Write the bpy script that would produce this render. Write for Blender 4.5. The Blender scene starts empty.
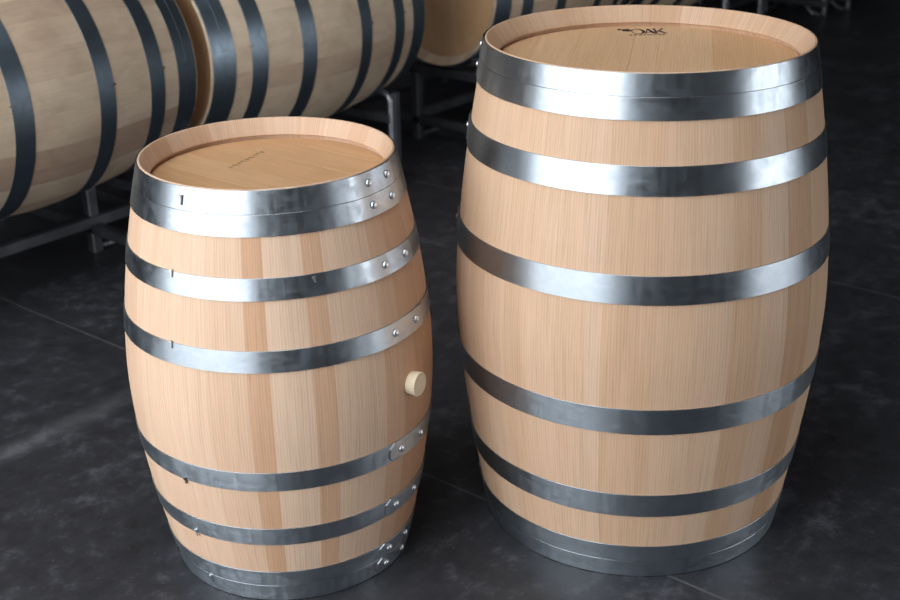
import bpy, bmesh, math, random
from mathutils import Vector, Matrix
C = bpy.context.scene.collection
PI = math.pi
R_ = math.radians

# ------------------------------------------------------------------ places
# the room runs along the row of racked barrels: u = along the row, n = out from it
YAW = 0.8749
AX = Vector((math.cos(YAW), math.sin(YAW), 0))
NX = Vector((math.sin(YAW), -math.cos(YAW), 0))
ORG = Vector((-1.2318, 3.4677, 0))
def W(u, n, z=0.0): return ORG + AX*u + NX*n + Vector((0, 0, z))

# ------------------------------------------------------------------ materials
def new_mat(name):
    m = bpy.data.materials.new(name); m.use_nodes = True
    nt = m.node_tree; nt.nodes.clear()
    out = nt.nodes.new('ShaderNodeOutputMaterial')
    b = nt.nodes.new('ShaderNodeBsdfPrincipled')
    nt.links.new(b.outputs[0], out.inputs[0])
    return m, nt, b
def N(nt, t, **k):
    n = nt.nodes.new(t)
    for a, v in k.items(): setattr(n, a, v)
    return n
def ramp(nt, stops):
    r = N(nt, 'ShaderNodeValToRGB')
    e = r.color_ramp.elements
    while len(e) < len(stops): e.new(0.5)
    for x, (p, c) in zip(e, stops):
        x.position = p; x.color = (*c, 1)
    return r
def lin(h):
    return tuple(((c/255)/12.92 if c/255 <= .04045 else ((c/255+.055)/1.055)**2.4) for c in h)
def mix(nt, kind, fac, a, b):
    n = N(nt, 'ShaderNodeMix', data_type='RGBA', blend_type=kind)
    for sock, v in ((0, fac), (6, a), (7, b)):
        if hasattr(v, 'links') or isinstance(v, bpy.types.NodeSocket): nt.links.new(v, n.inputs[sock])
        elif sock == 0: n.inputs[0].default_value = v
        else: n.inputs[sock].default_value = (*v, 1)
    return n.outputs[2]
def mth(nt, op, a, b=None, c=None):
    n = N(nt, 'ShaderNodeMath', operation=op)
    for i, v in enumerate((a, b, c)):
        if v is None: continue
        if isinstance(v, bpy.types.NodeSocket): nt.links.new(v, n.inputs[i])
        else: n.inputs[i].default_value = v
    return n.outputs[0]

def wood(name, stops, contrast=.5, rough=.55, blotch=0.0, blotch_col=(.3, .2, .12), spec=.35, fig=.5, span=.75):
    """oak: uv.x across the grain in metres, uv.y along it; 'tone' and 'sid' per stave or plank"""
    m, nt, b = new_mat(name)
    uv = N(nt, 'ShaderNodeUVMap', uv_map='UVMap')
    tone = N(nt, 'ShaderNodeAttribute', attribute_name='tone')
    sid = N(nt, 'ShaderNodeAttribute', attribute_name='sid')
    comb = N(nt, 'ShaderNodeCombineXYZ'); nt.links.new(sid.outputs['Fac'], comb.inputs[2])
    add = N(nt, 'ShaderNodeVectorMath', operation='ADD')
    nt.links.new(uv.outputs[0], add.inputs[0]); nt.links.new(comb.outputs[0], add.inputs[1])
    def noise(sx, sy, detail, dist=0., rough_=.55):
        mp = N(nt, 'ShaderNodeMapping'); mp.inputs['Scale'].default_value = (sx, sy, 7.3)
        nt.links.new(add.outputs[0], mp.inputs[0])
        n = N(nt, 'ShaderNodeTexNoise'); n.inputs['Scale'].default_value = 1
        n.inputs['Detail'].default_value = detail; n.inputs['Distortion'].default_value = dist
        n.inputs['Roughness'].default_value = rough_
        nt.links.new(mp.outputs[0], n.inputs[0]); return n.outputs['Fac']
    fine = noise(420, 9, 4, .3, .65)
    mid = noise(95, 3.0, 3, 1.2)
    pores = noise(900, 22, 2)
    big = noise(9, 2.2, 2, .5)
    # growth-ring figure
    wv = N(nt, 'ShaderNodeTexWave', wave_type='BANDS', bands_direction='X', wave_profile='SAW')
    mp = N(nt, 'ShaderNodeMapping'); mp.inputs['Scale'].default_value = (1, .10, 3.1)
    nt.links.new(add.outputs[0], mp.inputs[0]); nt.links.new(mp.outputs[0], wv.inputs[0])
    wv.inputs['Scale'].default_value = 60; wv.inputs['Distortion'].default_value = 5.5
    wv.inputs['Detail'].default_value = 2; wv.inputs['Detail Scale'].default_value = .45
    t = mth(nt, 'ADD', tone.outputs['Fac'], mth(nt, 'MULTIPLY', mth(nt, 'SUBTRACT', big, .5), .5))
    t = mth(nt, 'ADD', .5, mth(nt, 'MULTIPLY', mth(nt, 'SUBTRACT', t, .5), span)); col = ramp(nt, stops); nt.links.new(t, col.inputs[0])
    g = mth(nt, 'ADD', mth(nt, 'MULTIPLY', fine, .45), mth(nt, 'MULTIPLY', mid, .35))
    g = mth(nt, 'ADD', g, mth(nt, 'MULTIPLY', wv.outputs['Fac'], .2*fig*2))
    gr = ramp(nt, [(.30, (1-.50*contrast,)*3), (.52, (1-.12*contrast,)*3), (.72, (1+.0*contrast,)*3)])
    nt.links.new(g, gr.inputs[0])
    c = mix(nt, 'MULTIPLY', 1.0, col.outputs[0], gr.outputs[0])
    warm = mix(nt, 'MIX', mth(nt, 'MULTIPLY', mth(nt, 'SUBTRACT', .5, mid), .38*contrast), c, (.50, .25, .11))
    pr = ramp(nt, [(.30, (.80, .74, .68)), (.40, (1, 1, 1))]); nt.links.new(pores, pr.inputs[0])
    c = mix(nt, 'MULTIPLY', .7*contrast, warm, pr.outputs[0])
    if blotch > 0:
        bn = noise(13, 9, 5, .6, .6)
        br = ramp(nt, [(.42, (0, 0, 0)), (.68, (1, 1, 1))]); nt.links.new(bn, br.inputs[0])
        c = mix(nt, 'MIX', mth(nt, 'MULTIPLY', br.outputs[0], blotch), c, blotch_col)
        sp = noise(60, 45, 2)
        sr = ramp(nt, [(.735, (0, 0, 0)), (.78, (1, 1, 1))]); nt.links.new(sp, sr.inputs[0])
        c = mix(nt, 'MIX', mth(nt, 'MULTIPLY', sr.outputs[0], blotch), c, (.16, .11, .08))
    nt.links.new(c, b.inputs['Base Color'])
    b.inputs['Roughness'].default_value = rough
    b.inputs['Specular IOR Level'].default_value = spec
    bp = N(nt, 'ShaderNodeBump'); bp.inputs['Strength'].default_value = .10; bp.inputs['Distance'].default_value = .001
    nt.links.new(fine, bp.inputs['Height']); nt.links.new(bp.outputs[0], b.inputs['Normal'])
    return m

def steel(name, base, rough=.27, aniso=.55, patch=.35, dark=(.36, .40, .45), spangle=1.0):
    m, nt, b = new_mat(name)
    uv = N(nt, 'ShaderNodeUVMap', uv_map='UVMap')
    def noise(sx, sy, sc, detail, r=.6, d=0.):
        mp = N(nt, 'ShaderNodeMapping'); mp.inputs['Scale'].default_value = (sx, sy, 1)
        nt.links.new(uv.outputs[0], mp.inputs[0])
        n = N(nt, 'ShaderNodeTexNoise'); n.inputs['Scale'].default_value = sc
        n.inputs['Detail'].default_value = detail; n.inputs['Roughness'].default_value = r
        n.inputs['Distortion'].default_value = d
        nt.links.new(mp.outputs[0], n.inputs[0]); return n.outputs['Fac']
    pt = noise(1, 1.4, 24, 5, .58, 1.2)
    lines = noise(2, 260, 1, 3)
    tiny = noise(1, 1, 240, 3)
    vst = noise(60, 3, 1, 3)
    pr = ramp(nt, [(.34, (0, 0, 0)), (.66, (1, 1, 1))]); nt.links.new(pt, pr.inputs[0])
    c = mix(nt, 'MIX', mth(nt, 'MULTIPLY', pr.outputs[0], patch), base, dark)
    nt.links.new(c, b.inputs['Base Color'])
    b.inputs['Metallic'].default_value = 1
    r = mth(nt, 'ADD', rough, mth(nt, 'MULTIPLY', mth(nt, 'SUBTRACT', pt, .5), .42*spangle))
    r = mth(nt, 'ADD', r, mth(nt, 'MULTIPLY', mth(nt, 'SUBTRACT', vst, .5), .26*spangle))
    r = mth(nt, 'ADD', r, mth(nt, 'MULTIPLY', mth(nt, 'SUBTRACT', lines, .5), .10))
    nt.links.new(mth(nt, 'MAXIMUM', r, .22), b.inputs['Roughness'])
    tg = N(nt, 'ShaderNodeTangent', direction_type='RADIAL', axis='Z')
    nt.links.new(tg.outputs[0], b.inputs['Tangent'])
    b.inputs['Anisotropic'].default_value = aniso
    b.inputs['Anisotropic Rotation'].default_value = .25
    bp = N(nt, 'ShaderNodeBump'); bp.inputs['Strength'].default_value = .05; bp.inputs['Distance'].default_value = .0005
    h = mth(nt, 'ADD', mth(nt, 'MULTIPLY', lines, .5), mth(nt, 'MULTIPLY', tiny, .5))
    nt.links.new(h, bp.inputs['Height']); nt.links.new(bp.outputs[0], b.inputs['Normal'])
    return m

def plain(name, col, rough=.5, metal=0., var=.15, scale=30, spec=.5):
    m, nt, b = new_mat(name)
    tc = N(nt, 'ShaderNodeTexCoord')
    n = N(nt, 'ShaderNodeTexNoise'); n.inputs['Scale'].default_value = scale; n.inputs['Detail'].default_value = 5
    nt.links.new(tc.outputs['Object'], n.inputs[0])
    r = ramp(nt, [(.3, tuple(c*(1-var) for c in col)), (.7, tuple(min(1, c*(1+var)) for c in col))])
    nt.links.new(n.outputs['Fac'], r.inputs[0]); nt.links.new(r.outputs[0], b.inputs['Base Color'])
    b.inputs['Roughness'].default_value = rough; b.inputs['Metallic'].default_value = metal
    b.inputs['Specular IOR Level'].default_value = spec
    return m

M = {}
M['oak_small'] = wood('pale_oak_small', [(0, lin((204, 156, 120))), (.35, lin((221, 181, 150))), (.65, lin((231, 198, 171))), (1, lin((236, 207, 182)))], .58)
M['oak_large'] = wood('pale_oak_large', [(0, lin((204, 160, 124))), (.4, lin((221, 183, 150))), (.7, lin((229, 194, 165))), (1, lin((235, 204, 178)))], .62, span=1.15)
M['oak_head_small'] = wood('oak_head_small', [(0, lin((206, 154, 106))), (.5, lin((224, 174, 126))), (1, lin((236, 192, 148)))], .6, .45, .18, lin((150, 108, 66)))
M['oak_head_large'] = wood('oak_head_large', [(0, lin((228, 180, 134))), (.5, lin((241, 198, 155))), (1, lin((247, 212, 174)))], .5, .45)
M['oak_old'] = wood('weathered_oak', [(0, lin((178, 150, 132))), (.35, lin((202, 177, 154))), (.65, lin((218, 197, 172))), (1, lin((228, 209, 184)))], .42, .6, .34, lin((150, 122, 100)), span=1.0)
M['oak_old_head'] = wood('weathered_oak_head', [(0, lin((196, 154, 114))), (.5, lin((212, 170, 128))), (1, lin((222, 184, 144)))], .5, .6, .15)
M['bung'] = wood('pale_bung_wood', [(0, lin((240, 220, 188))), (1, lin((250, 236, 210)))], .35, .55)
M['steel_small'] = steel('galvanised_hoop_spangled', (.57, .635, .70), .40, .6, .5, (.38, .445, .52), 1.0)
M['steel_large'] = steel('galvanised_hoop_bright', (.56, .63, .70), .37, .6, .45, (.40, .465, .54), .7)
M['steel_old'] = steel('dull_hoop_steel', (.24, .30, .36), .43, .3, .5, (.17, .22, .27), .4)
M['rivet'] = plain('rivet_steel', (.80, .84, .88), .38, 1.0, .08, 200)
M['nail'] = plain('dark_nail_steel', (.22, .22, .23), .4, 1.0, .2, 200)
M['nail_bright'] = plain('bright_nail_steel', (.7, .72, .74), .35, 1.0, .2, 200)
M['rack'] = plain('grey_rack_steel', (.13, .135, .15), .45, .85, .25, 14)
M['rod'] = plain('bare_steel_rod', (.34, .35, .38), .36, .9, .25, 20)
M['ink'] = plain('black_brand_ink', (.012, .010, .009), .6, 0, .2, 60)
M['faded_ink'] = plain('faded_stamp_ink', lin((112, 92, 62)), .7, 0, .2, 60)
M['pen'] = plain('blue_black_marker', (.05, .055, .08), .6, 0, .1, 60)
M['wall'] = plain('grey_wall_paint', (.075, .075, .08), .8, 0, .15, 2)
M['ceiling'] = plain('pale_ceiling', (.16, .16, .165), .85, 0, .15, 2)
M['yard'] = plain('pale_concrete_yard', (.45, .44, .42), .8, 0, .12, 1.5)

def floor_mat():
    m, nt, b = new_mat('dark_polished_concrete')
    tc = N(nt, 'ShaderNodeTexCoord')
    # object coordinates of the floor are the room's (u, n) metres
    def noise(sc, detail, r=.6, d=0., sx=1, sy=1):
        mp = N(nt, 'ShaderNodeMapping'); mp.inputs['Scale'].default_value = (sx, sy, 1)
        nt.links.new(tc.outputs['Object'], mp.inputs[0])
        n = N(nt, 'ShaderNodeTexNoise'); n.inputs['Scale'].default_value = sc; n.inputs['Detail'].default_value = detail
        n.inputs['Roughness'].default_value = r; n.inputs['Distortion'].default_value = d
        nt.links.new(mp.outputs[0], n.inputs[0]); return n.outputs['Fac']
    big = noise(2.6, 8, .68, .15)
    mid = noise(17, 9, .76, .1)
    smear = noise(3.2, 6, .65, .1, .5, 3.2)
    t = mth(nt, 'ADD', mth(nt, 'MULTIPLY', big, .36), mth(nt, 'MULTIPLY', mid, .52))
    t = mth(nt, 'ADD', t, mth(nt, 'MULTIPLY', smear, .12))
    r = ramp(nt, [(.36, lin((32, 33, 36))), (.52, lin((52, 53, 58))), (.66, lin((94, 96, 103)))])
    nt.links.new(t, r.inputs[0]); c = r.outputs[0]
    # pale flecks of dust and scratches
    fl = noise(110, 3, .6)
    fr = ramp(nt, [(.66, (0, 0, 0)), (.76, (1, 1, 1))]); nt.links.new(fl, fr.inputs[0])
    c = mix(nt, 'MIX', mth(nt, 'MULTIPLY', fr.outputs[0], .35), c, lin((140, 140, 142)))
    sep = N(nt, 'ShaderNodeSeparateXYZ'); nt.links.new(tc.outputs['Object'], sep.inputs[0])
    wob = mth(nt, 'MULTIPLY', mth(nt, 'SUBTRACT', noise(1.2, 2), .5), .02)
    # saw-cut joints across the room, and one trowelled pale streak along it
    def line(sock, at, w):
        d = mth(nt, 'ABSOLUTE', mth(nt, 'SUBTRACT', mth(nt, 'ADD', sock, wob), at))
        return mth(nt, 'SUBTRACT', 1.0, mth(nt, 'SMOOTH_MIN', 1.0, mth(nt, 'DIVIDE', d, w), .05))
    tot = None
    for at in (-.066, 1.465, 2.74, 4.02, 5.5):
        l = line(sep.outputs[0], at, .0045)
        tot = l if tot is None else mth(nt, 'MAXIMUM', tot, l)
    c = mix(nt, 'MIX', mth(nt, 'MULTIPLY', mth(nt, 'MULTIPLY', tot, smear), .9), c, lin((120, 121, 124)))
    st = line(sep.outputs[1], -.785, .05)
    sx = N(nt, 'ShaderNodeMapRange'); nt.links.new(sep.outputs[0], sx.inputs[0])
    sx.inputs[1].default_value = .15; sx.inputs[2].default_value = -.15
    st = mth(nt, 'MULTIPLY', mth(nt, 'MULTIPLY', st, mid), sx.outputs[0])
    c = mix(nt, 'MIX', mth(nt, 'MULTIPLY', mth(nt, 'MULTIPLY', st, big), .75), c, lin((150, 152, 158)))
    nt.links.new(c, b.inputs['Base Color'])
    rr = mth(nt, 'ADD', .34, mth(nt, 'MULTIPLY', mid, .22)); nt.links.new(rr, b.inputs['Roughness'])
    b.inputs['Specular IOR Level'].default_value = .45
    bp = N(nt, 'ShaderNodeBump'); bp.inputs['Strength'].default_value = .08; bp.inputs['Distance'].default_value = .003
    nt.links.new(mth(nt, 'SUBTRACT', mid, mth(nt, 'MULTIPLY', tot, .8)), bp.inputs['Height'])
    nt.links.new(bp.outputs[0], b.inputs['Normal'])
    return m
M['floor'] = floor_mat()

# ------------------------------------------------------------------ object helpers
def empty(name, loc=(0, 0, 0)):
    o = bpy.data.objects.new(name, None); C.objects.link(o); o.location = loc
    o.empty_display_size = .1
    return o
def tag(o, label, cat, group=None, kind=None):
    o['label'] = label; o['category'] = cat
    if group: o['group'] = group
    if kind: o['kind'] = kind
def mesh_obj(name, verts, faces, mat, parent=None, uvs=None, smooth=None, attrs=None):
    me = bpy.data.meshes.new(name); me.from_pydata(verts, [], faces); me.update()
    if uvs is not None:
        ul = me.uv_layers.new(name='UVMap')
        k = 0
        for f in uvs:
            for t in f:
                ul.data[k].uv = t; k += 1
    if attrs:
        for an, vals in attrs.items():
            a = me.attributes.new(an, 'FLOAT', 'FACE'); a.data.foreach_set('value', vals)
    me.materials.append(mat)
    if smooth is not None:
        me.shade_smooth(); me.set_sharp_from_angle(angle=R_(smooth))
    o = bpy.data.objects.new(name, me); C.objects.link(o)
    if parent: o.parent = parent
    return o
def bm_obj(name, bm, mat, parent=None, smooth=None):
    me = bpy.data.meshes.new(name); bmesh.ops.recalc_face_normals(bm, faces=bm.faces); bm.to_mesh(me); bm.free()
    me.materials.append(mat)
    if smooth is not None:
        me.shade_smooth(); me.set_sharp_from_angle(angle=R_(smooth))
    o = bpy.data.objects.new(name, me); C.objects.link(o)
    if parent: o.parent = parent
    return o
def copy_tree(o, parent=None):
    c = o.copy(); C.objects.link(c)
    if parent: c.parent = parent
    for ch in list(o.children): copy_tree(ch, c)
    return c

# ------------------------------------------------------------------ barrel
class Prof:
    def __init__(s, H, R, r0, p): s.H, s.R, s.r0, s.p = H, R, r0, p
    def r(s, z):
        t = 2*z/s.H-1
        return s.R-(s.R-s.r0)*(((t*t+.004)**(s.p/2)-.004**(s.p/2))/((1.004)**(s.p/2)-.004**(s.p/2)))

def make_staves(P, parent, mat, cuts, tones, depth, rin, base_az):
    """cuts: azimuths in degrees of the stave joints, tones: one value for each stave"""
    H = P.H
    prof = []                                           # (r, z, v) closed outline from the inner croze over the rim down and round
    prof += [(rin-.003, H-depth-.022), (rin-.003, H-depth-.0155), (rin+.0070, H-depth-.0150), (rin+.0070, H-depth+.0080), (rin+.0004, H-depth+.0086), (rin+.0010, H-depth+.0108)]
    rt = P.r(H)
    for k in (.25, .5, .75): prof.append((rin+.001+(rt-.0050-rin-.001)*k, H-depth+.0108+(depth-.0124)*k))
    prof += [(rt-.0050, H-.0016), (rt-.0040, H-.0003), (rt-.0032, H), (rt-.0010, H), (rt-.0003, H-.0005), (P.r(H-.003), H-.003)]
    nz = 60
    for k in range(1, nz): prof.append((P.r(H-.003-(H-.006)*k/nz), H-.003-(H-.006)*k/nz))
    low = [(r, H-z) for r, z in prof[:15]]
    prof += low[::-1]
    # arc length as v
    v = [0]
    for a, b in zip(prof, prof[1:]): v.append(v[-1]+math.hypot(a[0]-b[0], a[1]-b[1]))
    az, own, sink = [], [], []
    for i, a0 in enumerate(cuts):
        a1 = cuts[(i+1) % len(cuts)]+(360 if i == len(cuts)-1 else 0)
        n = max(2, math.ceil((a1-a0)/2.0))
        e_ = math.degrees(.0005/P.R)
        az.append(a0); own.append(i); sink.append(0)
        az.append(a0+e_); own.append(i); sink.append(0)
        for k in range(1, n): az.append(a0+(a1-a0)*k/n); own.append(i); sink.append(0)
        az.append(a1-e_); own.append(i); sink.append(0)
    na = len(az); verts = []
    for a, dp in zip(az, sink):
        c, s = math.cos(R_(a)+base_az), math.sin(R_(a)+base_az)
        for k_, (r, z) in enumerate(prof):
            rr = r-dp if 13 < k_ < len(prof)-14 else r
            verts.append((rr*c, rr*s, z))
    np_ = len(prof); faces, uvs, tn, sd = [], [], [], []
    for i in range(na):
        j = (i+1) % na; a0 = az[i]; a1 = az[j]+(360 if j == 0 else 0)
        for k in range(np_-1):
            faces.append((i*np_+k, i*np_+k+1, j*np_+k+1, j*np_+k))
            u0, u1 = R_(a0)*P.R, R_(a1)*P.R
            uvs.append(((u0, v[k]), (u0, v[k+1]), (u1, v[k+1]), (u1, v[k])))
            tn.append(tones[own[i]]); sd.append(own[i]*1.37)
    o = mesh_obj('staves', verts, faces, mat, parent, uvs, 40, {'tone': tn, 'sid': sd})
    return o

def make_head(P, parent, mat, radius, ztop, up, ang, widths, seed, thick=.014):
    """planks side by side inside a circle; ang = direction the planks run"""
    rnd = random.Random(seed)
    verts, faces, uvs, tn, sd = [], [], [], [], []
    ca, sa = math.cos(ang), math.sin(ang)
    x0 = -radius
    tot = sum(widths); widths = [w*2*radius/tot for w in widths]
    for i, w in enumerate(widths):
        x1 = min(radius, x0+w)
        pts = []
        n = 14
        top = [(x, math.sqrt(max(0, radius**2-x*x))) for x in [x0+(x1-x0)*k/n for k in range(n+1)]]
        pts = [(x, -y) for x, y in top]+[(x, y) for x, y in reversed(top)]
        cl = []
        for p in pts:
            if not cl or math.hypot(p[0]-cl[-1][0], p[1]-cl[-1][1]) > 1e-5: cl.append(p)
        if math.hypot(cl[0][0]-cl[-1][0], cl[0][1]-cl[-1][1]) < 1e-5: cl.pop()
        zt = ztop; zb = ztop-thick*up
        b0 = len(verts)
        g = .0006                                       # eased edges leave a hairline between planks
        cx = (x0+x1)/2
        for (x, y) in cl: verts.append((x*sa+y*ca, -x*ca+y*sa, zt-.0007*up))
        for (x, y) in cl:
            xi = x+(g if x < cx else -g) if abs(x-cx) > g else x
            verts.append((xi*sa+y*ca, -xi*ca+y*sa, zt))
        for (x, y) in cl: verts.append((x*sa+y*ca, -x*ca+y*sa, zb))
        m = len(cl); tone = rnd.random()
        def add(f, uv):
            if up < 0: f = f[::-1]; uv = uv[::-1]
            faces.append(f); uvs.append(uv); tn.append(tone); sd.append(i*2.11+seed)
        add(tuple(b0+m+k for k in range(m)), tuple((cl[k][0], cl[k][1]) for k in range(m)))
        add(tuple(b0+2*m+k for k in reversed(range(m))), tuple((cl[k][0], cl[k][1]) for k in reversed(range(m))))
        for k in range(m):
            l = (k+1) % m
            q = (cl[k], cl[l])
            add((b0+k, b0+l, b0+m+l, b0+m+k), (q[0], q[1], q[1], q[0]))
            add((b0+2*m+k, b0+2*m+l, b0+l, b0+k), (q[0], q[1], q[1], q[0]))
        x0 = x1
    return mesh_obj('head', verts, faces, mat, parent, uvs, None, {'tone': tn, 'sid': sd})

def make_hoop(P, parent, mat, z0, z1, az_end, direction, base_az, lap=28, bulge=.4, t=.0016, name='hoop', seed=0):
    """a riveted strip: it winds on from az_end (the visible end, outside) and its other end lies beneath the lap"""
    nseg = 190
    total = 360+lap
    h = z1-z0
    cs = [(z0, .0002), (z0, t*.85), (z0+.00025, t), (z0+h*.25, t), (z0+h*.5, t), (z0+h*.75, t), (z1-.00025, t), (z1, t*.85), (z1, .0002)]
    verts, faces, uvs = [], [], []
    m = len(cs)
    rA, rB = P.r(z0), P.r(z1)
    ss_ = [-.75]+[i/nseg*total for i in range(nseg+1)]
    nseg += 1
    for i in range(nseg+1):
        s = ss_[i]                                # degrees back from the visible end
        k = 1-min(1, max(0, (s-lap)/7))                  # outer layer sits on top along the lap
        k = k*k*(3-2*k)
        lift = t*(1.05+.5*max(0, 1-s/5))*k
        endness = max(0, 1-s/6)
        for z, o in cs:
            vv = (z-z0)/h*2-1
            ss = s+bulge*(1-math.sqrt(max(0, 1-min(1, abs(vv))**2.6)))*endness
            a = R_(az_end-direction*ss)+base_az
            r = rA+(rB-rA)*(z-z0)/h+.0004+(o+lift if i else (o+lift)*.25)
            verts.append((r*math.cos(a), r*math.sin(a), z))
    for i in range(nseg):
        for k in range(m):
            l = (k+1) % m
            f = (i*m+k, i*m+l, (i+1)*m+l, (i+1)*m+k)
            if direction < 0: f = f[::-1]
            faces.append(f)
            u0, u1 = R_(ss_[i])*P.R+seed*3.7, R_(ss_[i+1])*P.R+seed*3.7
            v0, v1 = cs[k][0]+seed*1.3, cs[l][0]+seed*1.3
            uv = ((u0, v0), (u0, v1), (u1, v1), (u1, v0))
            uvs.append(uv if direction > 0 else uv[::-1])
    for i in (0, nseg):
        f = tuple(i*m+k for k in range(m)); faces.append(f if (i == nseg) == (direction > 0) else f[::-1])
        uvs.append(tuple((seed*3.7, cs[0][0]) for _ in range(m)))
    # normals outward
    o = mesh_obj(name, verts, faces, mat, parent, uvs, 35)
    bm = bmesh.new(); bm.from_mesh(o.data); bmesh.ops.recalc_face_normals(bm, faces=bm.faces); bm.to_mesh(o.data); bm.free()
    return o

def surf_frame(P, az, z, base_az, lift=.0):
    a = R_(az)+base_az; e = .004
    dr = (P.r(min(P.H, z+e))-P.r(max(0, z-e)))/(min(P.H, z+e)-max(0, z-e))
    nrm = Vector((math.cos(a), math.sin(a), -dr)).normalized()
    tan = Vector((-math.sin(a), math.cos(a), 0))
    up = nrm.cross(tan)
    p = Vector((P.r(z)*math.cos(a), P.r(z)*math.sin(a), z))+nrm*lift
    return p, tan, up, nrm
def place(o, fr):
    p, t, u, n = fr
    o.matrix_local = Matrix(((t.x, u.x, n.x, p.x), (t.y, u.y, n.y, p.y), (t.z, u.z, n.z, p.z), (0, 0, 0, 1)))

_rivet = None
def rivet(parent, P, az, z, base_az, rad=.0062):
    global _rivet
    if _rivet is None:
        verts, faces = [], []
        prof = [(1.0, 0), (1.0, .12), (.93, .30), (.78, .48), (.55, .62), (.28, .70)]
        n = 18
        for r, h in prof:
            for k in range(n): verts.append((r*math.cos(2*PI*k/n), r*math.sin(2*PI*k/n), h))
        verts.append((0, 0, .72))
        for i in range(len(prof)-1):
            for k in range(n):
                l = (k+1) % n; faces.append((i*n+k, i*n+l, (i+1)*n+l, (i+1)*n+k))
        for k in range(n): faces.append(((len(prof)-1)*n+k, (len(prof)-1)*n+(k+1) % n, len(verts)-1))
        faces.append(tuple(range(n-1, -1, -1)))
        o = mesh_obj('rivet', verts, faces, M['rivet'], parent, None, 50); _rivet = o.data
    else:
        o = bpy.data.objects.new('rivet', _rivet); C.objects.link(o); o.parent = parent
    place(o, surf_frame(P, az, z, base_az, .0040))
    o.scale = (rad, rad, rad)
    return o
_nails = {}
def nail(parent, P, az, z, base_az, length=.014, mat='nail', lean=0):
    """a bent hoop nail: shank over the hoop's edge with a small hooked head"""
    key = (round(length, 4), mat)
    if key not in _nails:
        bm = bmesh.new()
        def bar(x0, x1, y0, y1, zt):
            g = bmesh.ops.create_cube(bm, size=1)
            for v in g['verts']:
                v.co = Vector(((x0+x1)/2+v.co.x*(x1-x0), (y0+y1)/2+v.co.y*(y1-y0), zt/2-.0008+v.co.z*(zt+.0016)))
        bar(-.0011, .0011, -length/2, length/2, .0022)
        bar(-.0042, .0011, length/2-.0022, length/2, .0030)
        bar(-.0026, -.0011, length/2-.005, length/2-.0022, .0026)
        o = bm_obj('hoop_nail', bm, M[mat], parent); _nails[key] = o.data
    else:
        o = bpy.data.objects.new('hoop_nail', _nails[key]); C.objects.link(o); o.parent = parent
    place(o, surf_frame(P, az, z, base_az, .0024))
    return o

def make_barrel(name, P, hoops, mats, cuts, tones, depth, rin, base_az, lap_top, lap_low, riv, heads, nails, mirror=1, bulge=(.5, 3.0), rivet_r=.0062):
    root = empty(name)
    make_staves(P, root, mats['staves'], cuts, tones, depth, rin, base_az)
    for (up, ang, widths, seed) in heads:
        make_head(P, root, mats['head'], rin+.0045, P.H-depth if up > 0 else depth, up, ang, widths, seed)
    for i, (a, b) in enumerate(hoops):
        for top in (True, False):
            z0, z1 = (P.H-b, P.H-a) if top else (a, b)
            az_end, d = (lap_top, 1*mirror) if top else (lap_low, -1*mirror)
            h = make_hoop(P, root, mats['hoop'], z0, z1, az_end, d, base_az, bulge=bulge[0] if top else bulge[1], seed=i*2+top)
            if riv:
                for az in riv: rivet(h, P, az+(0 if top else .8), (z0+z1)/2, base_az, rivet_r)
            for (az, idx, t_, dz, ln, nm) in nails:
                if idx == i and t_ == top: nail(h, P, az, (z1 if top else z0)+dz, base_az, ln, nm)
    return root

def cut_list(seed, start=-180., end=180., lo=9, hi=17):
    rnd = random.Random(seed); a = start; out = []
    while a < end-lo*.6:
        out.append(a); a += rnd.uniform(lo, hi)
    if end-out[-1] < lo*.6: out.pop()
    return out

# ---- small barrel in front, left
PS = Prof(.7861, .2828-.002, .2243-.002, 1.7281)
LOC_S = Vector((-.3150, 2.1904, 0)); BASE_S = R_(-81.816)
cuts_s = [-180, -165, -151, -138, -124, -110, -97, -86, -72.5, -63, -54.2, -41.5, -27, -12.5, -4.7, 10, 17.8, 27.8, 38.3, 48.0, 64.2, 76, 90, 104, 119, 133, 148, 164]
tones_s = [.5, .7, .4, .6, .3, .5, .7, .62, .55, .7, .60, .62, .52, .10, .88, .26, .78, .66, .34, .12, .3, .42, .5, .7, .4, .6, .5, .6]
hoops_s = [(.0012, .0384), (.0390, .0738), (.1397, .1768), (.2607, .2985)]
nails_s = [(-38, 0, True, -.022, .016, 'nail'), (-41.2, 2, True, -.004, .013, 'nail_bright'), (-41, 3, True, -.004, .013, 'nail_bright'),
           (-41.5, 3, False, -.001, .012, 'nail'), (-42.8, 2, False, .001, .013, 'nail_bright'), (-42.8, 0, False, .028, .014, 'nail_bright'),
           (14, 2, True, -.010, .010, 'nail_bright'), (-70, 1, False, .0, .012, 'nail')]
small = make_barrel('oak_barrel', PS, hoops_s, dict(staves=M['oak_small'], head=M['oak_head_small'], hoop=M['steel_small']),
    cuts_s, tones_s, .0385, .2243*.905, BASE_S, 64, 39.2, (44.6, 58.3),
    [(1, R_(-39.4), [.8, 1.1, 1.25, 1.0, 1.0, .7], 5), (-1, R_(20), [1, 1, 1, 1, 1], 8)], nails_s, rivet_r=.0070)
small.location = LOC_S
tag(small, 'smaller upright pale oak barrel with wooden bung and riveted steel hoops, standing on the floor', 'barrel', 'upright oak barrels in front')
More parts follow.
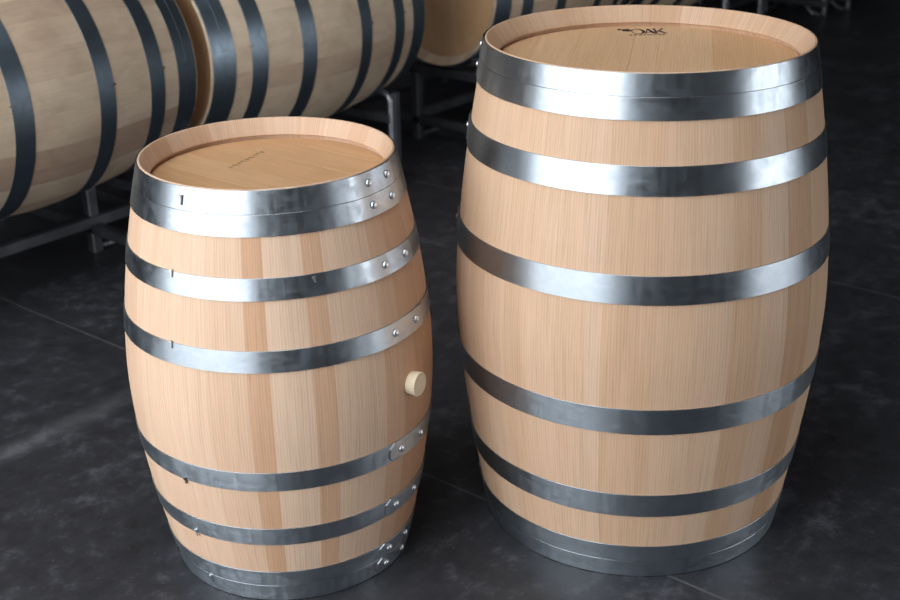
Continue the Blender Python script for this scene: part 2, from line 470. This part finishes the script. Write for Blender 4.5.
# bung in the side of the small barrel
def make_bung(parent, P, az, z, base_az, rad, length):
    verts, faces, uvs = [], [], []
    n = 40; prof = [(.90, -.02), (.93, 0), (1.0, length-.003), (.985, length-.0012), (.95, length)]
    for r, h in prof:
        for k in range(n): verts.append((rad*r*math.cos(2*PI*k/n), rad*r*math.sin(2*PI*k/n), h))
    for i in range(len(prof)-1):
        for k in range(n):
            l = (k+1) % n; faces.append((i*n+k, i*n+l, (i+1)*n+l, (i+1)*n+k))
            uvs.append(tuple((2*PI*kk/n*rad, prof[ii][1]) for ii, kk in ((i, k), (i, k+1), (i+1, k+1), (i+1, k))))
    b = (len(prof)-1)*n
    faces.append(tuple(b+k for k in range(n))); uvs.append(tuple((verts[b+k][0], verts[b+k][1]) for k in range(n)))
    faces.append(tuple(reversed(range(n)))); uvs.append(tuple((verts[k][0], verts[k][1]) for k in reversed(range(n))))
    o = mesh_obj('bung', verts, faces, M['bung'], parent, uvs, 40, {'tone': [.6]*len(faces), 'sid': [.3]*len(faces)})
    place(o, surf_frame(P, az, z, base_az)); o['label'] = 'pale round wooden bung'
    return o
make_bung(small, PS, 52.2, .397, BASE_S, .0222, .018)

# ---- large barrel in front, right
PL = Prof(.95, .352-.002, .2936-.002, 1.5679)
LOC_L = Vector((.3626, 2.3129, 0)); BASE_L = R_(-98.910)
cuts_l = [-180, -166, -153, -139, -126, -112, -98, -84, -70, -60, -51, -41.5, -32.8, -23, -13.7, -9.5, 5.5, 17.3, 27, 37, 47.3, 60, 73, 86, 100, 114, 128, 141, 154, 167]
tones_l = [.5, .6, .5, .7, .5, .6, .4, .5, .6, .5, .66, .55, .62, .6, .70, .50, .60, .66, .44, .70, .22, .5, .46, .5, .6, .5, .6, .5, .6, .4]
hoops_l = [(.0012, .0372), (.0378, .0747), (.1462, .195), (.3271, .3774)]
large = make_barrel('oak_barrel', PL, hoops_l, dict(staves=M['oak_large'], head=M['oak_head_large'], hoop=M['steel_large']),
    cuts_l, tones_l, .0385, .2936*.905, BASE_L, -86, -110, (-88.5, -103),
    [(1, R_(79.5), [.7, .9, 1.2, .55, 1.15, 1.0, .8], 3), (-1, R_(20), [1, 1, 1, 1, 1], 8)], [], mirror=1)
large.location = LOC_L
tag(large, 'larger upright pale oak barrel with bright steel hoops and a black mark on its lid', 'barrel', 'upright oak barrels in front')
head_l = [c for c in large.children if c.name.startswith('head')][0]
head_s = [c for c in small.children if c.name.startswith('head')][0]

# black brand on the large head: leaf emblem, OAK, small line of letters below
def flat_polys(name, polys, z, mat, parent, t=.0004):
    bm = bmesh.new()
    for poly in polys:
        vs = [bm.verts.new((x, y, z)) for x, y in poly]
        f = bm.faces.new(vs)
        e = bmesh.ops.extrude_face_region(bm, geom=[f])
        for v in [g for g in e['geom'] if isinstance(g, bmesh.types.BMVert)]: v.co.z += t
    bmesh.ops.triangulate(bm, faces=[f for f in bm.faces if len(f.verts) > 4])
    return bm_obj(name, bm, mat, parent)
def ring_quads(cx, cy, rx, ry, ix, iy, dx, dy, n=28, a0=0, a1=2*PI):
    out = []
    for k in range(n):
        t0, t1 = a0+(a1-a0)*k/n, a0+(a1-a0)*(k+1)/n
        o = lambda t: (cx+rx*math.cos(t), cy+ry*math.sin(t))
        i = lambda t: (cx+dx+ix*math.cos(t), cy+dy+iy*math.sin(t))
        out.append([o(t0), o(t1), i(t1), i(t0)])
    return out
ZB = .95-.0385+.0001
polys = []
y0, y1 = .160, .206
# O: hairline on its left, heavy on its right
polys += ring_quads(.017, .183, .017, .023, .0125, .0215, -.0025, 0)
# A
polys += [[(.030, y0), (.033, y0), (.0445, y1-.004), (.043, y1)], [(.043, y1), (.047, y1), (.0585, y0), (.0505, y0), (.0415, y1-.006)],
          [(.0365, y0+.012), (.051, y0+.012), (.0505, y0+.015), (.0375, y0+.015)]]
# K
polys += [[(.0575, y0), (.0625, y0), (.0625, y1), (.0575, y1)], [(.0625, .178), (.0645, .176), (.084, y1), (.079, y1)],
          [(.066, .185), (.0715, .187), (.0865, y0), (.0795, y0)], [(.0555, y1-.002), (.0645, y1-.002), (.0645, y1), (.0555, y1)],
          [(.0555, y0), (.0645, y0), (.0645, y0+.002), (.0555, y0+.002)]]
# vine leaf with a stalk
leaf = []
for k in range(30):
    t = 2*PI*k/30
    r = .0115*(.72+.28*abs(math.cos(2.5*t)))
    leaf.append((-.010+1.15*r*math.cos(t), .196+r*1.15*math.sin(t)))
polys.append(leaf)
leaf2 = [(-.027+.0055*math.cos(2*PI*k/14), .203+.006*math.sin(2*PI*k/14)) for k in range(14)]
polys.append(leaf2); polys.append([(-.024, .2005), (-.015, .196), (-.015, .199), (-.023, .2045)])
polys = [[(-.025+(x+.0325)*.78, y+.034) for x, y in p] for p in polys]
flat_polys('brand_mark', polys, ZB, M['ink'], head_l)['label'] = 'black OAK lettering with leaf emblem'
def text_part(name, body, size, loc, rotz, mat, parent, ex=.0002, spacing=1.0):
    cu = bpy.data.curves.new(name, 'FONT'); cu.body = body; cu.size = size; cu.extrude = ex
    cu.align_x = 'CENTER'; cu.space_character = spacing
    tmp = bpy.data.objects.new(name, cu); C.objects.link(tmp)
    bpy.context.view_layer.update()
    me = bpy.data.meshes.new_from_object(tmp.evaluated_get(bpy.context.evaluated_depsgraph_get()))
    bpy.data.objects.remove(tmp)
    me.materials.clear(); me.materials.append(mat)
    o = bpy.data.objects.new(name, me); C.objects.link(o); o.parent = parent
    o.location = loc; o.rotation_euler = (0, 0, rotz); me.name = name
    return o
text_part('brand_lettering', 'COOPERAGE', .0100, (.026, .1805, ZB+.0001), R_(-1), M['ink'], head_l, spacing=1.25)
# faded stamp on the small head (a row of worn strokes)
polys = []
rnd = random.Random(4)
sx, sy = Vector((-.074, .0236)), Vector((-.027, .1276))
dirv = (sy-sx).normalized(); per = Vector((dirv.y, -dirv.x))
for k in range(9):
    p = sx.lerp(sy, k/9.0)
    for j in range(2):
        w = .0016; a = p+dirv*(.0005+j*.0045)+per*rnd.uniform(-.001, .001); hgt = rnd.uniform(.006, .012)
        b = a+per*hgt
        polys.append([tuple(a), tuple(a+dirv*w), tuple(b+dirv*w), tuple(b)])
    if k % 2: polys.append([tuple(p), tuple(p+dirv*.006), tuple(p+dirv*.006+per*.0016), tuple(p+per*.0016)])
flat_polys('faded_stamp', polys, .7861-.0385+.0001, M['faded_ink'], head_s, .0002)['label'] = 'worn faint dark stamp'

# ------------------------------------------------------------------ racked barrels behind
PB = Prof(.95, .3491-.002, .2901-.002, 1.568)
hoops_b = [(.006, .0440), (.0446, .0800), (.1363, .1909), (.3207, .3747)]
def racked(seed, name='oak_barrel'):
    rnd = random.Random(seed)
    cuts = cut_list(seed); tones = [rnd.uniform(.15, .85) for _ in cuts]
    # rotated so that local +x points down, -x up; local y across
    nails = []
    for i in range(4):
        if i == 0: continue
        for top in (True, False):
            nails.append((rnd.uniform(-97, -91), i, top, -.004 if top else .002, .014, 'nail'))
    b = make_barrel(name, PB, hoops_b, dict(staves=M['oak_old'], head=M['oak_old_head'], hoop=M['steel_old']),
        cuts, tones, .040, .2901*.893, 0., 150+seed*7, 118+seed*7, (158, 172),
        [(1, R_(30+seed*40), [1, 1.1, .9, 1.2, .8], seed+20), (-1, R_(100+seed*25), [1, .9, 1.2, 1, .9], seed+31)], nails)
    return b
GROUP_B = 'oak barrels lying on racks behind'
spots = [(0.0, 0.0, 0.0), (1.0, 0.0, 0.004), (2.345, 0.0, -.012), (3.345, 0.0, 0.0), (4.69, .18, 0.0)]
labels = ['racked oak barrel lying on its side at far left, cut off by the picture edge',
          'racked oak barrel lying on its side directly behind the smaller upright barrel',
          'racked oak barrel with its round end showing, left of the larger barrel\'s rim',
          'racked oak barrel mostly hidden behind the back rim of the larger upright barrel',
          'racked oak barrel farthest back in the row']
racked_barrels = []
for i, ((u, n, dy), lab) in enumerate(zip(spots, labels)):
    if i == 4: continue
    b = racked(i+1) if i < 4 else None
    yaw = YAW+dy
    a = Vector((math.cos(yaw), math.sin(yaw), 0))
    b.rotation_euler = (0, PI/2, yaw)
    b.location = W(u, n, .5998)-a*(PB.H/2)
    tag(b, lab, 'barrel', GROUP_B); racked_barrels.append(b)
# handwritten mark on the belly of the second racked barrel: two short strokes and a tick
def pen_strokes(parent, P, strokes):
    bm = bmesh.new()
    for st in strokes:
        prev = None
        for k, (az, z) in enumerate(st):
            p, t, u, n = surf_frame(P, az, z, 0., .0004)
            if k+1 < len(st): q = surf_frame(P, *st[k+1], 0.)[0]
            else: q = p+(p-surf_frame(P, *st[k-1], 0.)[0])
            d = (q-p).normalized(); s = d.cross(n).normalized()*.0024
            cur = [bm.verts.new(p+s), bm.verts.new(p-s)]
            if prev: bm.faces.new((prev[0], prev[1], cur[1], cur[0]))
            prev = cur
    return bm_obj('pen_mark', bm, M['pen'], parent)

pm = pen_strokes(racked_barrels[1], PB, [[(-104, .585), (-97, .587)], [(-105, .607), (-101, .603), (-101, .622), (-105, .620)], [(-96, .60), (-92, .612)]])
pm['label'] = 'small dark handwritten mark'

# ------------------------------------------------------------------ racks
def tube(bm, p, q, w, h):
    """square tube between two (u, n, z) points, w across and h high, with its corners eased"""
    p, q = Vector(p), Vector(q); d = (q-p); L = d.length; d.normalize()
    ref = Vector((0, 0, 1)) if abs(d.z) < .9 else Vector((1, 0, 0))
    s = d.cross(ref).normalized(); t = s.cross(d).normalized()
    e = min(w, h)*.14
    pr = [(w/2, h/2-e), (w/2-e, h/2), (-w/2+e, h/2), (-w/2, h/2-e), (-w/2, -h/2+e), (-w/2+e, -h/2), (w/2-e, -h/2), (w/2, -h/2+e)]
    A = [bm.verts.new(p+s*x+t*y) for x, y in pr]; B = [bm.verts.new(q+s*x+t*y) for x, y in pr]
    for k in range(8):
        l = (k+1) % 8; bm.faces.new((A[k], A[l], B[l], B[k]))
    bm.faces.new(A[::-1]); bm.faces.new(B)
def rod(bm, pts, r, n=10):
    pts = [Vector(p) for p in pts]; rings = []
    for i, p in enumerate(pts):
        d = (pts[min(i+1, len(pts)-1)]-pts[max(i-1, 0)]).normalized()
        ref = Vector((0, 1, 0)) if abs(d.y) < .8 else Vector((1, 0, 0))
        s = d.cross(ref).normalized(); t = s.cross(d)
        rings.append([bm.verts.new(p+s*r*math.cos(2*PI*k/n)+t*r*math.sin(2*PI*k/n)) for k in range(n)])
    for a, b in zip(rings, rings[1:]):
        for k in range(n): bm.faces.new((a[k], a[(k+1) % n], b[(k+1) % n], b[k]))
    bm.faces.new(rings[0][::-1]); bm.faces.new(rings[-1])
def arc(c, r, a0, a1, ax, n=6):
    """points of an arc in the plane of axis ax ('u' or 'n') and z"""
    out = []
    for k in range(n+1):
        a = a0+(a1-a0)*k/n
        d = Vector((r*math.cos(a), 0, r*math.sin(a))) if ax == 'u' else Vector((0, r*math.cos(a), r*math.sin(a)))
        out.append(Vector(c)+d)
    return out
def make_rack(loc):
    root = empty('barrel_rack', loc); root.rotation_euler = (0, 0, YAW)     # local x = u, local y = -n
    u0, u1 = -.445, .335
    U = lambda u, n, z: (u, -n, z)
    bm = bmesh.new(); tube(bm, U(u0+.0, -.11, .10), U(u1+.18, -.11, .10), .042, .042); bm_obj('rail', bm, M['rack'], root, 30)
    bm = bmesh.new(); tube(bm, U(u0, -.62, .10), U(u1, -.62, .10), .042, .042); bm_obj('rail', bm, M['rack'], root, 30)
    for u in (u0, u1):
        hb = .60-PB.r(PB.H/2+u-.02)-.0035                # underside of the barrel here
        hb2 = .60-PB.r(PB.H/2+u+.02)-.0035
        hz = min(hb, hb2)
        bm = bmesh.new(); tube(bm, U(u, -.66, .076), U(u, .27, .076), .036, .034); bm_obj('cross_rail', bm, M['rack'], root, 30)
        bm = bmesh.new(); tube(bm, U(u, -.66, hz-.019), U(u, .245, hz-.019), .036, .036); bm_obj('support_bar', bm, M['rack'], root, 30)
        for n in (-.11, -.62):
            bm = bmesh.new(); tube(bm, U(u, n, .0), U(u, n, hz-.036), .036, .036); bm_obj('post', bm, M['rack'], root, 30)
            # bent foot: a flat loop under the post
            bm = bmesh.new()
            pts = [Vector(U(u+.012, n, .03)), Vector(U(u+.018, n, .014)), Vector(U(u+.035, n, .0102)), Vector(U(u+.085, n, .0102)), Vector(U(u+.125, n, .0102)), Vector(U(u+.140, n, .016)), Vector(U(u+.150, n, .03))]
            rod(bm, pts, .010); bm_obj('foot_loop', bm, M['rod'], root, 40)
        # front stop: upright bent over at the top towards the barrel
        bm = bmesh.new(); tube(bm, U(u+.020, .246, .0), U(u+.020, .246, .347), .020, .026); bm_obj('stop_post', bm, M['rack'], root, 30)
        bm = bmesh.new()
        rod(bm, [Vector(U(u+.004, .246, .06)), Vector(U(u+.004, .244, .022)), Vector(U(u+.004, .232, .0112)), Vector(U(u+.004, .205, .0112)), Vector(U(u+.004, .185, .020)), Vector(U(u+.004, .10, .085))], .011); bm_obj('foot_loop', bm, M['rod'], root, 40)
        bm = bmesh.new()
        top = .345
        pts = [Vector(U(u, .240, .06)), Vector(U(u, .240, top-.03))]+[Vector(U(u, .21+.03*math.cos(a), top-.03+.03*math.sin(a))) for a in [PI/12*k for k in range(1, 7)]]+[Vector(U(u, .17, top))]
        rod(bm, pts, .0105); bm_obj('stop_hoop', bm, M['rod'], root, 40)
        # chock on the far side of the barrel
        r_ = PB.r(PB.H/2+u); zc = .60-math.sqrt(r_**2-.24**2)-.008
        bm = bmesh.new(); tube(bm, U(u, -.245, hz-.04), U(u, -.245, zc-.012), .03, .03); bm_obj('chock', bm, M['rack'], root, 30)
    return root
racks = []
rl = ['grey steel tube rack under the barrel at far left', 'grey steel tube rack under the barrel behind the smaller upright barrel',
      'grey steel tube rack seen in the gap between the two upright barrels', 'grey steel tube rack hidden mostly behind the larger upright barrel',
      'grey steel tube rack at the top right, its feet just past the larger barrel\'s rim', 'grey steel tube rack farthest back at the top right, one foot in view']
rspots = [(0, 0), (1.0, 0), (2.345, -.02), (3.345, 0), (4.73, -.12), (5.76, -.09)]
for i, ((u, n), lab) in enumerate(zip(rspots, rl)):
    if i == 0: r = make_rack(W(u, n))
    else: r = copy_tree(racks[0]); r.location = W(u, n)
    tag(r, lab, 'barrel rack', 'steel barrel racks along the row'); racks.append(r)

# ------------------------------------------------------------------ the room
def struct(name, boxes, mat, kind='structure'):
    """boxes in (u0, u1, n0, n1, z0, z1) of the room"""
    bm = bmesh.new()
    for (a, b, c, d, e, f) in boxes:
        vs = [bm.verts.new((u, -n, z)) for u, n, z in ((a, c, e), (b, c, e), (b, d, e), (a, d, e), (a, c, f), (b, c, f), (b, d, f), (a, d, f))]
        for q in ((0, 1, 2, 3), (4, 7, 6, 5), (0, 4, 5, 1), (1, 5, 6, 2), (2, 6, 7, 3), (3, 7, 4, 0)): bm.faces.new([vs[k] for k in q])
    o = bm_obj(name, bm, mat); o.rotation_euler = (0, 0, YAW); o.location = ORG
    o['kind'] = 'structure'; return o
UL, UR, NB, NF, HC = -2.6, 12.0, -3.2, 5.0, 4.6
D1 = (-.4, 2.85, 4.0)          # doorway in the left wall: n from, n to, height
D2 = (.5, 3.0, 1.6)            # doorway in the front wall: u from, u to, height
fl = struct('floor', [(UL-.2, UR+.2, NB-.2, NF+.2, -.2, 0)], M['floor'])
SK = (-2.3, -.3, 1.0, 3.2)        # unseen opening added to light the barrel heads: u from, to, n from, to
struct('ceiling', [(UL-.2, SK[0], NB-.2, NF+.2, HC, HC+.2), (SK[1], UR+.2, NB-.2, NF+.2, HC, HC+.2), (SK[0], SK[1], NB-.2, SK[2], HC, HC+.2), (SK[0], SK[1], SK[3], NF+.2, HC, HC+.2)], M['ceiling'])
struct('wall_left', [(UL-.2, UL, NB, D1[0], 0, HC), (UL-.2, UL, D1[1], NF, 0, HC), (UL-.2, UL, D1[0], D1[1], D1[2], HC)], M['wall'])
struct('wall_front', [(UL-.2, D2[0], NF, NF+.2, 0, HC), (D2[1], UR+.2, NF, NF+.2, 0, HC), (D2[0], D2[1], NF, NF+.2, D2[2], HC)], M['wall'])
struct('wall_back', [(UL-.2, UR+.2, NB-.2, NB, 0, HC)], M['wall'])
struct('wall_right', [(UR, UR+.2, NB, NF, 0, HC)], M['wall'])
t_ = .06
struct('trim_1', [(UL-.21, UL+.02, D1[0]-t_, D1[0], 0, D1[2]+t_), (UL-.21, UL+.02, D1[1], D1[1]+t_, 0, D1[2]+t_), (UL-.21, UL+.02, D1[0], D1[1], D1[2], D1[2]+t_)], M['rack'])
struct('trim_2', [(D2[0]-t_, D2[0], NF-.02, NF+.21, 0, D2[2]+t_), (D2[1], D2[1]+t_, NF-.02, NF+.21, 0, D2[2]+t_), (D2[0], D2[1], NF-.02, NF+.21, D2[2], D2[2]+t_)], M['rack'])

# daylight: an overcast sky seen through two open doorways and the added roof opening
w = bpy.data.worlds.new('overcast_sky'); bpy.context.scene.world = w; w.use_nodes = True
nt = w.node_tree; bg = nt.nodes['Background']
SKY = 3.6
tc = nt.nodes.new('ShaderNodeTexCoord'); sp = nt.nodes.new('ShaderNodeSeparateXYZ'); nt.links.new(tc.outputs['Generated'], sp.inputs[0])
rp = nt.nodes.new('ShaderNodeValToRGB'); e = rp.color_ramp.elements
e[0].position = .0; e[0].color = (.50, .50, .50, 1); e[1].position = .12; e[1].color = (.95, .98, 1, 1)
nt.links.new(sp.outputs[2], rp.inputs[0]); nt.links.new(rp.outputs[0], bg.inputs[0]); bg.inputs[1].default_value = SKY

def portal(name, center, normal, sx, sy):
    L = bpy.data.lights.new(name, 'AREA'); L.shape = 'RECTANGLE'; L.size = sx; L.size_y = sy
    L.cycles.is_portal = True
    o = bpy.data.objects.new(name, L); C.objects.link(o); o.location = center
    o.rotation_euler = Vector(normal).to_track_quat('-Z', 'Y').to_euler()
    return o
portal('doorway_daylight_left', W(UL-.1, (D1[0]+D1[1])/2, D1[2]/2), AX, D1[1]-D1[0], D1[2])
portal('doorway_daylight_front', W((D2[0]+D2[1])/2, NF+.1, D2[2]/2), -NX, D2[1]-D2[0], D2[2])

portal('added_roof_fill', W((SK[0]+SK[1])/2, (SK[2]+SK[3])/2, HC+.1), (0, 0, -1), SK[3]-SK[2], SK[1]-SK[0])  # fill from above, through the added roof opening

# ------------------------------------------------------------------ camera
pitch, roll, f, cz = .4033, .018, 1297.5872, 1.4291
fw = Vector((0, math.cos(pitch), -math.sin(pitch))); up = Vector((0, math.sin(pitch), math.cos(pitch))); rt = Vector((1, 0, 0))
r2 = rt*math.cos(roll)-up*math.sin(roll); u2 = rt*math.sin(roll)+up*math.cos(roll)
cam = bpy.data.cameras.new('camera'); co = bpy.data.objects.new('camera', cam); C.objects.link(co)
co.matrix_world = Matrix(((r2.x, u2.x, -fw.x, 0), (r2.y, u2.y, -fw.y, 0), (r2.z, u2.z, -fw.z, cz), (0, 0, 0, 1)))
cam.sensor_fit = 'HORIZONTAL'; cam.sensor_width = 36; cam.lens = f/900*36
cam.clip_start = .05; cam.clip_end = 100
cam.dof.use_dof = True; cam.dof.focus_distance = 2.35; cam.dof.aperture_fstop = 4.5
S = bpy.context.scene; S.camera = co
S.view_settings.view_transform = 'Standard'; S.view_settings.look = 'None'; S.view_settings.gamma = 1
S.view_settings.use_curve_mapping = False
S.view_settings.exposure = 0.30
S.cycles.max_bounces = 8; S.cycles.diffuse_bounces = 4; S.cycles.glossy_bounces = 4
S.cycles.sample_clamp_indirect = 8
